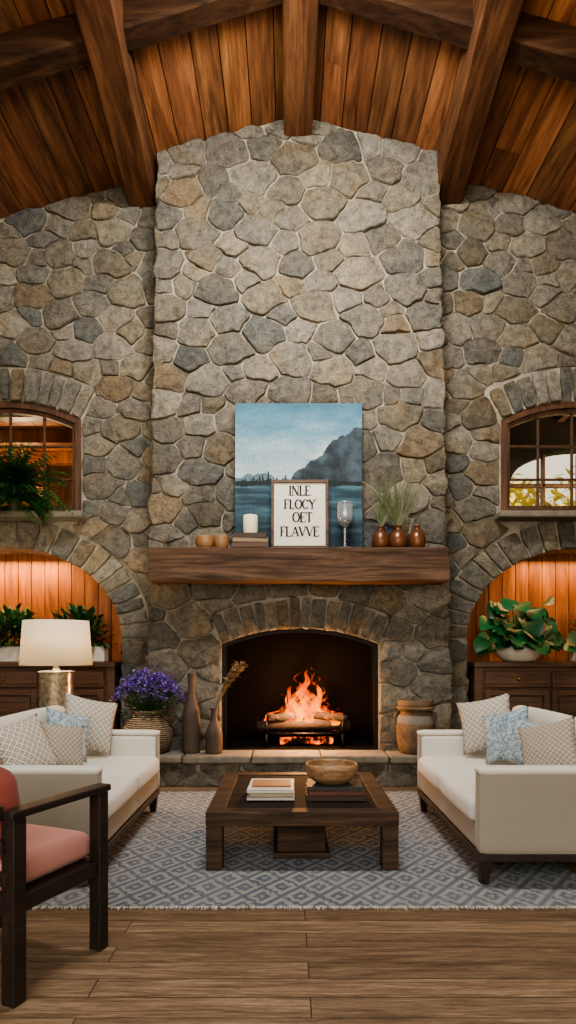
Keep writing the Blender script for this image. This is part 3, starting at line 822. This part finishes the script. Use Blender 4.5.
for i in range(150):
    a = rg.uniform(0, 2*pi); k_ = rg.uniform(0, 1)**.6; tip = Vector((math.cos(a)*.4*k_, math.sin(a)*.26*k_, .5+.46*math.sqrt(max(0, 1-k_*k_*.85))*rg.uniform(.7, 1)))
    mb.tube([(tip.x*.2, tip.y*.2, .42), (tip.x*.6, tip.y*.6, (.42+tip.z)/2+.04), tip], .004, 4, (.08, .14, .05))
    for _ in range(16):
        p = tip+Vector((rg.gauss(0, .022), rg.gauss(0, .022), rg.gauss(-.01, .03))); 
        mb.leaf(p, (rg.uniform(-1, 1), rg.uniform(-1, 1), rg.uniform(-.2, 1)), .034, .026, .2, rg.choice(PUR), 2)
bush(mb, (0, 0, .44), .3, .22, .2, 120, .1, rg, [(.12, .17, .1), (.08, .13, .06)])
mb.obj('flowers', M['leaf'], G)

# tall bottle vases
def bottle(name, loc, r, h, twig=False):
    G = group(name, loc)
    lathe('body', catmull([(r*.8, 0), (r*.98, .03*h), (r, .3*h), (r*.92, .52*h), (r*.5, .7*h), (r*.36, .8*h), (r*.36, .93*h), (r*.48, h), (r*.38, h), (r*.28, .9*h), (0, .85*h)], 6), M['brownclay'], G)
    if twig:
        mb = MB(); rg = random.Random(2)
        for i in range(7):
            p = Vector((0, 0, h*.9)); d = Vector((.1+.09*i*.4, rg.uniform(-.1, .1), .9)); path = [p.copy()]
            for k_ in range(8):
                d = (d+Vector((.07, 0, 0))).normalized(); p = p+d*.085*rg.uniform(.8, 1.1); path.append(p.copy())
                if k_ > 2:
                    for _ in range(7): mb.leaf(p, (rg.uniform(-.6, 1), rg.uniform(-1, 1), rg.uniform(0, 1)), .06, .016, .2, (.3, .23, .13), 2)
            mb.tube(path, .004, 4, (.2, .14, .08))
        mb.obj('dried_stems', M['leaf'], G)
bottle('tall_ceramic_bottle', (-1.13, 7.6, .36), .105, .92)
bottle('tall_ceramic_bottle', (-.86, 7.56, .36), .1, .52, True)
# rustic urn right
G = group('rustic_clay_urn', (1.49, 7.6, .36))
k = NT('urn_clay'); v = k.coords((1, 1, 1)); nn = k.noise(v, 6, 8, .75)
sp = k.n('ShaderNodeSeparateXYZ'); k.l(v, sp.inputs[0])
band = k.ramp(k.math('ADD', sp.outputs[2], k.math('MULTIPLY', nn, .03)), [(.36, (0, 0, 0, 1)), (.375, (1, 1, 1, 1)), (.45, (1, 1, 1, 1)), (.465, (0, 0, 0, 1))])
c = k.mix(k.ramp(nn, [(.3, L4((70, 57, 46))), (.7, L4((134, 112, 88)))]), L4((128, 126, 120)), k.math('MULTIPLY', band, .7))
M['urn'] = k.fin(c, .85, k.bump(nn, .7, .02), spec=.25)
lathe('body', catmull([(.15, 0), (.185, .015), (.21, .1), (.222, .25), (.218, .38), (.19, .45), (.175, .47), (.185, .49), (.215, .51), (.225, .53), (.2, .545), (.205, .565), (.2, .61), (.185, .62), (.165, .6), (.15, .5), (0, .46)], 6), M['urn'], G)
for s in (-1, 1):
    mb = MB(); mb.tube([(s*.18, 0, .47), (s*.235, 0, .46), (s*.245, 0, .4), (s*.21, 0, .34)], .014, 8); mb.obj('handle', M['urn'], G)

# ---------------------------------------------------------------- mantel items
W_, H_ = 1.49, 1.74; nx, nz = 170, 200
vs = []; cols = []; fs = []
def mixc(a, b, t): t = max(0, min(1, t)); return tuple(a[i]*(1-t)+b[i]*t for i in range(3))
for j in range(nz+1):
    for i in range(nx+1):
        u, v = i/nx, j/nz; fbm = lambda x, y, s=0: noise.fractal(Vector((x, y, s)), .8, 2.0, 5)
        sky = mixc((172, 188, 192), (72, 120, 144), (v-.5)/.42+fbm(u*3, v*9)*.22)
        sky = mixc(sky, (208, 206, 198), max(0, fbm(u*2.2+5, v*8, 4)*1.0)*max(0, 1-abs(v-.68)*3.4))
        sky = mixc(sky, (52, 88, 110), max(0, (v-.86)*4+fbm(u*3, v*3, 8)*.4))
        c = sky
        far = .5+.05*fbm(u*4, 0, 1)+.03*math.sin(u*9)
        if v < far: c = mixc((84, 108, 122), (120, 142, 152), (far-v)*8)
        mt = .46+.36*max(0, (u-.42)/.5)**.85+.035*fbm(u*7, 0, 3) - .5*max(0, u-.93)
        if u > .36 and v < mt: c = mixc((34, 44, 52), (70, 86, 96), .45+fbm(u*7, v*9, 6)*.9)
        tr = .47+.085*abs(noise.noise(Vector((u*44, 0, 2))))*2.2*max(0, 1-abs(u-.42)*2.2)
        if v < tr and v > .42: c = (28, 40, 42)
        if v < .44+.01*fbm(u*6, 0, 9):
            c = mixc((36, 58, 70), (78, 110, 124), .4+fbm(u*2.5, v*26, 2)*.9); c = mixc(c, (22, 36, 46), (.3-v)*2.2)
        f = 1+fbm(u*60, v*60, 5)*.08
        vs.append((u*W_-W_/2, 0, v*H_)); cols.append(lin([min(255, max(0, q*f)) for q in c]))
for j in range(nz):
    for i in range(nx): a = j*(nx+1)+i; fs.append((a, a+1, a+nx+2, a+nx+1))
G = group('landscape_painting', (.125, 7.64, MZ)); G.rotation_euler = (-.02, 0, 0)
mkobj('painted_canvas', vs, fs, M['attr'], G, loc=(0, -.026, 0), cols=cols)
bx('stretcher', -W_/2, W_/2, -.025, .015, 0, H_, mat_plain('canvas_edge', (60, 82, 94), .8), G, .004)
# sign
G = group('framed_lettered_sign', (.135, 7.46, MZ)); G.rotation_euler = (-.05, 0, 0)
sw, sh, b_ = .66, .80, .035
for n_, a in (('frame_bottom', (-sw/2, sw/2, -.02, .02, 0, b_)), ('frame_top', (-sw/2, sw/2, -.02, .02, sh-b_, sh)), ('frame_side_1', (-sw/2, -sw/2+b_, -.02, .02, b_, sh-b_)), ('frame_side_2', (sw/2-b_, sw/2, -.02, .02, b_, sh-b_))):
    bx(n_, *a, M['cab'], G, .004)
bx('print', -sw/2+b_, sw/2-b_, 0, .01, b_, sh-b_, M['paper'], G, 0)
GL = {
 'I': (.34, [(.17, 0, .17, 1, 1)]), 'N': (.78, [(.1, 0, .1, 1, .5), (.1, 1, .66, 0, 1), (.66, 0, .66, 1, .5)]),
 'V': (.76, [(.06, 1, .38, 0, 1), (.38, 0, .7, 1, .5)]), 'L': (.6, [(.12, 0, .12, 1, 1), (.12, 0, .54, 0, .5), (.54, 0, .54, .2, .4)]),
 'E': (.62, [(.12, 0, .12, 1, 1), (.12, 0, .55, 0, .5), (.12, .52, .42, .52, .5), (.12, 1, .53, 1, .5), (.55, 0, .55, .18, .4), (.53, .82, .53, 1, .4)]),
 'F': (.58, [(.12, 0, .12, 1, 1), (.12, .52, .4, .52, .5), (.12, 1, .53, 1, .5), (.53, .82, .53, 1, .4)]),
 'Y': (.72, [(.05, 1, .36, .5, 1), (.36, .5, .67, 1, .5), (.36, 0, .36, .5, 1)]), 'T': (.68, [(.34, 0, .34, 1, 1), (.04, 1, .64, 1, .5), (.04, .82, .04, 1, .4), (.64, .82, .64, 1, .4)]),
 'A': (.76, [(.06, 0, .38, 1, .5), (.38, 1, .7, 0, 1), (.18, .34, .6, .34, .5)]), 'O': (.8, 'O'), 'C': (.74, 'C')}
def lettering(word, cx, z, H, th, name):
    mb = MB(); tot = sum(GL[ch][0] for ch in word)*H*1.0; x = cx-tot/2
    def seg(x0, y0, x1, y1, t):
        dx, dy = x1-x0, y1-y0; l = math.hypot(dx, dy); px, py = -dy/l*t/2, dx/l*t/2
        mb.add([(x0+px, -.004, y0+py), (x0-px, -.004, y0-py), (x1-px, -.004, y1-py), (x1+px, -.004, y1+py)], [(0, 1, 2, 3)])
    for ch in word:
        w, st = GL[ch]
        if isinstance(st, str):
            a0, a1 = (0, 2*pi) if st == 'O' else (.75, 2*pi-.75); N = 26
            for i in range(N):
                t0 = a0+(a1-a0)*i/N; t1 = a0+(a1-a0)*(i+1.1)/N; tm = (t0+t1)/2
                seg(x+H*(.4+.33*math.cos(t0)), z+H*(.5+.5*math.sin(t0)), x+H*(.4+.33*math.cos(t1)), z+H*(.5+.5*math.sin(t1)), th*(.5+.5*abs(math.cos(tm))))
            if st == 'C': seg(x+H*.64, z+H*.68, x+H*.64, z+H*.94, th*.5)
        else:
            for x0, y0, x1, y1, t in st:
                seg(x+x0*H, z+y0*H, x+x1*H, z+y1*H, th*t)
                for (sx_, sy_) in ((x0, y0), (x1, y1)):
                    if abs(y1-y0) > .45 and sy_ in (0, 1) and not (ch in 'VA' and ((ch == 'V' and sy_ == 0) or (ch == 'A' and sy_ == 1))):
                        seg(x+sx_*H-th*(.9), z+sy_*H, x+sx_*H+th*(.9), z+sy_*H, th*.32)
        x += w*H
    return mb.obj(name, M['ink'], G, smooth=False)
lettering('INLE', -.0, .62, .11, .021, 'lettering_1')
lettering('FLOCY', 0, .465, .105, .021, 'lettering_2')
lettering('OET', .03, .31, .11, .021, 'lettering_3')
lettering('FLAVVE', 0, .145, .11, .02, 'lettering_4')
def books(name, loc, specs, rz=0):
    G = group(name, loc, rz); z = 0
    for i, (w, d, h, col, r) in enumerate(specs):
        m = mat_plain('book_cover', col, .6); S = group('book_%d' % (i+1), (0, 0, z), r); S.parent = G
        box('cover_bottom', (w, d, .006), (0, 0, .003), m, S, .001); box('cover_top', (w, d, .006), (0, 0, h-.003), m, S, .001)
        box('spine', (w, .006, h), (0, -d/2+.003, h/2), m, S, .001)
        box('pages', (w-.014, d-.014, h-.012), (0, 0, h/2), M['paper'], S, .001); z += h
    return G, z
g_, bh = books('book_stack_with_candle', (-.43, 7.45, MZ), [(.42, .2, .06, (96, 72, 54), 0), (.4, .2, .05, (150, 126, 98), .04), (.38, .2, .055, (70, 56, 46), -.03)])
lathe('candle', [(0, 0), (.08, 0), (.084, .01), (.084, .2), (.078, .215), (.05, .205), (0, .203)], M['wax'], g_, (0, 0, bh))
lathe('wick', [(.003, 0), (.003, .03), (0, .032)], M['ink'], g_, (0, 0, bh+.2), 8)
for x, r, h in ((-.96, .105, .14), (-.77, .085, .145)):
    lathe('wooden_bowl', catmull([(r*.5, 0), (r*.8, .01), (r, h*.5), (r*.95, h), (r*.86, h), (r*.88, h*.5), (0, h*.2)], 5), mat_plain('turned_wood', (176, 130, 88), .45, var=.4), None, (x, 7.5, MZ))
lathe('wine_glass', catmull([(.095, 0), (.09, .008), (.025, .018), (.013, .04), (.012, .2), (.018, .24), (.066, .28), (.1, .36), (.1, .44), (.088, .52), (.08, .52), (.091, .44), (.091, .36), (.059, .292), (0, .27)], 5), M['glass'], None, (.65, 7.43, MZ))
G = group('brown_vases_with_grass', (1.27, 7.5, MZ)); rg = random.Random(31)
for x, r, h in ((-.2, .1, .26), (0, .11, .27), (.22, .1, .27)):
    lathe('vase', catmull([(r*.55, 0), (r*.85, .02), (r, h*.38), (r*.75, h*.68), (r*.3, h*.85), (r*.38, h), (r*.28, h), (r*.2, h*.85), (0, h*.7)], 5), M['copper'], G, (x, 0, 0))
mb = MB()
for i in range(210):
    x0 = rg.choice((-.02, 0, .02, -.2)); a = rg.uniform(-1, 1); ln = rg.uniform(.28, .72)
    mb.leaf((x0, 0, .24), (a*.6+(.12 if x0 < -.1 else 0), rg.uniform(-.25, .02), 1), ln, .012, rg.uniform(.05, .3), rg.choice([(.09, .12, .05), (.15, .16, .08), (.06, .09, .035), (.2, .18, .11)]), 6, 'blade', Vector((0, -1, .2)))
mb.obj('grass', M['leaf'], G)

# ---------------------------------------------------------------- rug
bx('area_rug', -1.58, 1.98, 3.93, 7.12, 0.0, .014, M['rug'], bevel=.004)
mb = MB(); rg = random.Random(6)
ru = bpy.data.objects['area_rug']
for i in range(260):
    x = -1.57+i*3.54/259; mb.leaf((x, 3.935, .01), (rg.uniform(-.4, .4), -1, 0), .055*rg.uniform(.6, 1.2), .013, .05, (.5, .47, .42), 2, 'blade')
o = mb.obj('fringe', M['fringe'], None); o.parent = ru; o.matrix_parent_inverse = Matrix.Translation(-Vector(ru.location))

# ---------------------------------------------------------------- sofas
def sofa(loc, rz, L=2.05, D=1.08):
    G = group('sofa', loc, rz); at = .11
    bx('base_rail', -D+.03, -.01, -L/2+.01, L/2-.01, .17, .225, M['dark'], G, .006)
    softbox('seat_base', (D-.04, L-.06, .17), (-D/2, 0, .31), M['beige'], G, .02, .0)
    for s in (-1, 1):
        softbox('arm', (D-.02, at, .56), (-D/2, s*(L/2-at/2), .5), M['beige'], G, .028, .006)
        softbox('arm_inner', (D-.06, .03, .44), (-D/2, s*(L/2-at-.012), .52), M['cream'], G, .012, .0)
        softbox('arm_cap', (D-.01, at+.01, .05), (-D/2, s*(L/2-at/2), .765), M['cream'], G, .024, .004)
    softbox('back', (.10, L-.03, .76), (-D+.05, 0, .61), M['beige'], G, .04, .01)
    softbox('back_upholstery', (.13, L-.2, .60), (-D+.145, 0, .74), M['cream'], G, .06, .015)
    cl = (L-2*at-.04)/2
    for s in (-1, 1):
        softbox('seat_cushion', (D-.2, cl-.006, .17), (-(D-.2)/2+.015, s*cl/2, .475), M['cream'], G, .05, .02)
    for sx in (-D+.06, -.06):
        for s in (-1, 1):
            mb = MB(); y = s*(L/2-.07)
            mb.add([(sx+a*w, y+b2*w, z) for z, w in ((0.014, .025), (.18, .042)) for a in (-1, 1) for b2 in (-1, 1)],
                   [(0, 1, 3, 2), (4, 6, 7, 5), (0, 4, 5, 1), (2, 3, 7, 6), (0, 2, 6, 4), (1, 5, 7, 3)])
            mb.obj('leg', M['dark'], G, smooth=False)
    return G
SR = sofa((1.24, 5.27, 0), pi)
SLf = sofa((-1.23, 5.27, 0), 0)
def P(name, x, y, z, w, t, mat, lean=.35, yaw=0, face=1, roll=0):
    o = pillow(name, w, w, t, (x, y, z), (0, 0, 0), mat, seed=x*3+y)
    m = Matrix.Rotation(yaw, 4, 'Z') @ Matrix.Rotation(face*(pi/2-lean), 4, 'Y') @ Matrix.Rotation(roll, 4, 'Z')
    o.rotation_euler = m.to_euler(); return o
# right sofa (faces -x)
P('throw_pillow', 1.80, 5.90, .89, .50, .17, M['pil_beige'], .3, .95, -1, .25)
P('throw_pillow', 1.86, 5.52, .84, .44, .15, M['pil_blue'], .35, .7, -1, .3)
P('throw_pillow', 1.91, 5.16, .81, .38, .14, M['pil_blue'], .4, .6, -1, -.15)
P('throw_pillow', 1.91, 4.76, .83, .44, .16, M['pil_tan'], .4, .75, -1, .3)
# left sofa
P('throw_pillow', -1.81, 5.90, .89, .50, .17, M['pil_beige'], .3, -.95, 1, -.25)
P('throw_pillow', -1.88, 5.52, .84, .42, .15, M['pil_blue'], .35, -.7, 1, -.3)
P('throw_pillow', -1.76, 5.05, .81, .38, .14, M['pil_tan'], .4, -.75, 1, -.2)
P('throw_pillow', -1.93, 4.76, .84, .44, .15, M['pil_beige'], .4, -.6, 1, .2)

# ---------------------------------------------------------------- coffee table
G = group('coffee_table', (.1, 5.3, .014)); w, d = .678, .75; zt = .41
fb = .13
bx('top_front', -w, w, -d, -d+fb, zt-.1, zt, M['table'], G, .006); bx('top_rear', -w, w, d-fb, d, zt-.1, zt, M['table'], G, .006)
bx('top_side_1', -w, -w+fb, -d+fb, d-fb, zt-.1, zt, M['table'], G, .006); bx('top_side_2', w-fb, w, -d+fb, d-fb, zt-.1, zt, M['table'], G, .006)
M['smoke'] = mat_wood('dark_inset_wood', (28, 23, 20), (48, 40, 34), (62, 52, 45), 0, .8, .8, bump=.1, spec=.08)
bx('inset_panel', -w+fb, w-fb, -d+fb, d-fb, zt-.03, zt-.008, M['smoke'], G, 0)
for sx in (-1, 1):
    for sy in (-1, 1): box('leg', (.115, .115, zt-.1), (sx*(w-.06), sy*(d-.06), (zt-.1)/2), M['table'], G, .006)
bx('pedestal', -.18, .18, -.45, .45, 0, zt-.04, M['table'], G, .006)
bx('pedestal_foot', -.21, .21, -.5, .5, 0, .045, M['table'], G, .006)
books('magazine_stack', (-.13, 5.12, .424), [(.36, .46, .03, (214, 206, 192), 0), (.34, .44, .025, (190, 170, 140), .05), (.35, .44, .025, (232, 228, 218), -.03), (.3, .24, .012, (190, 130, 86), .02)])
g_, bh = books('coffee_table_books', (.36, 5.05, .424), [(.44, .34, .04, (70, 52, 40), 0), (.42, .32, .035, (110, 66, 50), .05), (.42, .32, .03, (60, 62, 58), -.03)])
lathe('carved_wooden_bowl', catmull([(.1, 0), (.13, .008), (.19, .06), (.205, .12), (.2, .145), (.185, .145), (.175, .09), (.1, .035), (0, .03)], 6), M['oak'], None, (.34, 5.08, .424+bh), 48)

# ---------------------------------------------------------------- armchair
ang = -math.atan2(.22, .53)
G = group('wooden_armchair', (-1.21, 2.87, 0), ang); cw = .7; cl = .575
for x in (0, -cw):
    box('rear_leg', (.075, .075, .82), (x, 0, .41), M['dark'], G, .006)
    box('front_leg', (.07, .07, .82), (x, cl, .41), M['dark'], G, .006)
    box('arm_rest', (.085, cl+.1, .035), (x, cl/2, .837), M['dark'], G, .008)
    box('side_rail', (.045, cl-.08, .075), (x, cl/2, .43), M['dark'], G, .005)
box('front_rail', (cw-.08, .045, .075), (-cw/2, cl, .43), M['dark'], G, .005)
box('rear_rail', (cw-.08, .045, .075), (-cw/2, 0, .43), M['dark'], G, .005)
box('seat_deck', (cw-.05, cl-.02, .02), (-cw/2, cl/2, .455), M['dark'], G, .003)
softbox('seat_cushion', (cw-.1, cl+.02, .14), (-cw/2, cl/2+.01, .535), M['coral'], G, .05, .02)
for z in (.55, .7, .85): box('back_slat', (cw-.02, .03, .06), (-cw/2, -.02-(z-.5)*.12, z), M['dark'], G, .005, (.1, 0, 0))
softbox('back_cushion', (cw-.12, .14, .42), (-cw/2-.01, .07, .80), M['red'], G, .06, .04, rot=(.14, 0, 0))

# ---------------------------------------------------------------- side table + lamp
G = group('round_side_table', (-2.46, 6.9, 0))
lathe('top', [(0, .9), (.26, .9), (.27, .91), (.27, .935), (.26, .94), (0, .94)], M['dark'], G)
lathe('column', catmull([(.2, 0), (.19, .03), (.06, .06), (.04, .15), (.035, .5), (.05, .8), (.09, .9), (0, .9)], 4), M['dark'], G)
G = group('table_lamp', (-2.46, 6.9, .94))
k = NT('mercury_glass'); v = k.coords((1, 1, 1)); n_ = k.noise(v, 25, 5, .7)
M['merc'] = k.fin(k.ramp(n_, [(.35, L4((120, 104, 84))), (.65, L4((200, 190, 168)))]), .22, k.bump(n_, .2, .01), .55)
lathe('base', catmull([(.13, 0), (.185, .0), (.19, .02), (.18, .03), (.18, .36), (.19, .385), (.17, .4), (.05, .41), (.03, .44), (.03, .5), (.0, .5)], 5), M['merc'], G)
lathe('stem', [(.012, .4), (.012, .8), (0, .8)], M['brass'], G, n=12)
n = 56; vs = []; fs = []
for r, z in ((.37, .46), (.335, .93), (.331, .93), (.366, .46)):
    for j in range(n): t = 2*pi*j/n; vs.append((r*math.cos(t), r*math.sin(t), z))
for i in range(4):
    for j in range(n): fs.append((i*n+j, i*n+(j+1) % n, ((i+1) % 4)*n+(j+1) % n, ((i+1) % 4)*n+j))
mkobj('shade', vs, fs, M['shade'], G)
mb = MB()
for a in (0, 2*pi/3, 4*pi/3): mb.tube([(0, 0, .8), (math.cos(a)*.345, math.sin(a)*.345, .8)], .004, 6)
mb.obj('shade_spider', M['brass'], G)
lathe('bulb', catmull([(.015, 0), (.03, .03), (.035, .06), (.02, .09), (0, .095)], 4), M['bulb'], G, (0, 0, .6), 20)

# ---------------------------------------------------------------- lights
def light(name, kind, loc, energy, color, target=None, size=1, sy=None, spot=None, rad=None):
    ld = bpy.data.lights.new(name, kind); ld.energy = energy; ld.color = color
    if kind == 'AREA':
        ld.size = size
        if sy: ld.shape = 'RECTANGLE'; ld.size_y = sy
    if kind == 'SPOT': ld.spot_size = spot; ld.spot_blend = .8; ld.shadow_soft_size = .4
    if kind == 'POINT': ld.shadow_soft_size = rad or .1
    ob = bpy.data.objects.new(name, ld); COL.objects.link(ob); ob.location = loc
    if target: ob.rotation_euler = (Vector(target)-Vector(loc)).to_track_quat('-Z', 'Y').to_euler()
    return ob
light('daylight_window_behind', 'AREA', (-1.0, -2.6, 3.6), 225, (.98, .985, 1), (0, 6, .8), 5, 3.4)
light('overhead_graze_light', 'AREA', (.12, 4.6, 6.9), 350, (1, .96, .9), (.12, 7.9, 3.2), 1.8, .4)  # unseen area light added overhead to graze the chimney stones
light('ceiling_fill_spot', 'SPOT', (-.8, 2.6, 5.0), 240, (1, .82, .6), (-1.5, 7.4, 7.4), spot=1.9)  # unseen spot, added to warm and brighten the left ceiling planks
light('ceiling_fill_spot', 'SPOT', (1.0, 2.6, 5.0), 240, (1, .82, .6), (2.0, 7.4, 7.4), spot=1.9)  # same added spot for the right slope, also out of view
light('fire_light', 'POINT', (.2, 7.86, .95), 140, (1, .48, .18), rad=.12)
light('lamp_light', 'POINT', (-2.46, 6.9, 1.72), 60, (1, .8, .56), rad=.06)
for (c, w), e_ in zip(NICHE, (34, 20)):
    light('niche_strip_light', 'AREA', (c, YW+.3, NSP+NRZ-.1), e_, (1, .58, .24), (c, YW+.36, 1.0), 1.3, .08)
light('porch_glow_light', 'POINT', (-4.6, 11.3, 4.4), 110, (1, .7, .4), rad=.1)  # added point light, stands in for the left window's warm reflection
light('porch_glow_light', 'POINT', (5.6, 9.6, 3.4), 420, (1, .72, .42), rad=.1)  # bare point light added so the arcade wood glows orange
sun = light('sun', 'SUN', (5, 20, 10), 5.0, (1, .88, .62)); sun.data.angle = .02
sun.rotation_euler = Vector((.5, .45, -1)).to_track_quat('-Z', 'Y').to_euler()

w = bpy.data.worlds.new('World'); scene.world = w; w.use_nodes = True
nt = w.node_tree; bg = nt.nodes['Background']
tc = nt.nodes.new('ShaderNodeTexCoord'); sx = nt.nodes.new('ShaderNodeSeparateXYZ'); rp = nt.nodes.new('ShaderNodeValToRGB')
nt.links.new(tc.outputs['Generated'], sx.inputs[0]); nt.links.new(sx.outputs[2], rp.inputs[0]); nt.links.new(rp.outputs[0], bg.inputs[0])
rp.color_ramp.elements[0].color = (1, .80, .46, 1); rp.color_ramp.elements[1].color = (.7, .82, 1, 1); rp.color_ramp.elements[1].position = .9
bg.inputs[1].default_value = 1.4

# ---------------------------------------------------------------- camera
cd = bpy.data.cameras.new('Camera'); cam = bpy.data.objects.new('Camera', cd); COL.objects.link(cam)
cam.location = (0, 0, 1.56); cam.rotation_euler = (pi/2, 0, 0)
cd.sensor_fit = 'VERTICAL'; cd.sensor_height = 36; cd.lens = 650/1024*36; cd.shift_y = (650-512)/1024
cd.clip_start = .05; scene.camera = cam
try: scene.view_settings.look = 'AgX - Medium High Contrast'
except Exception as e: print('look', e)
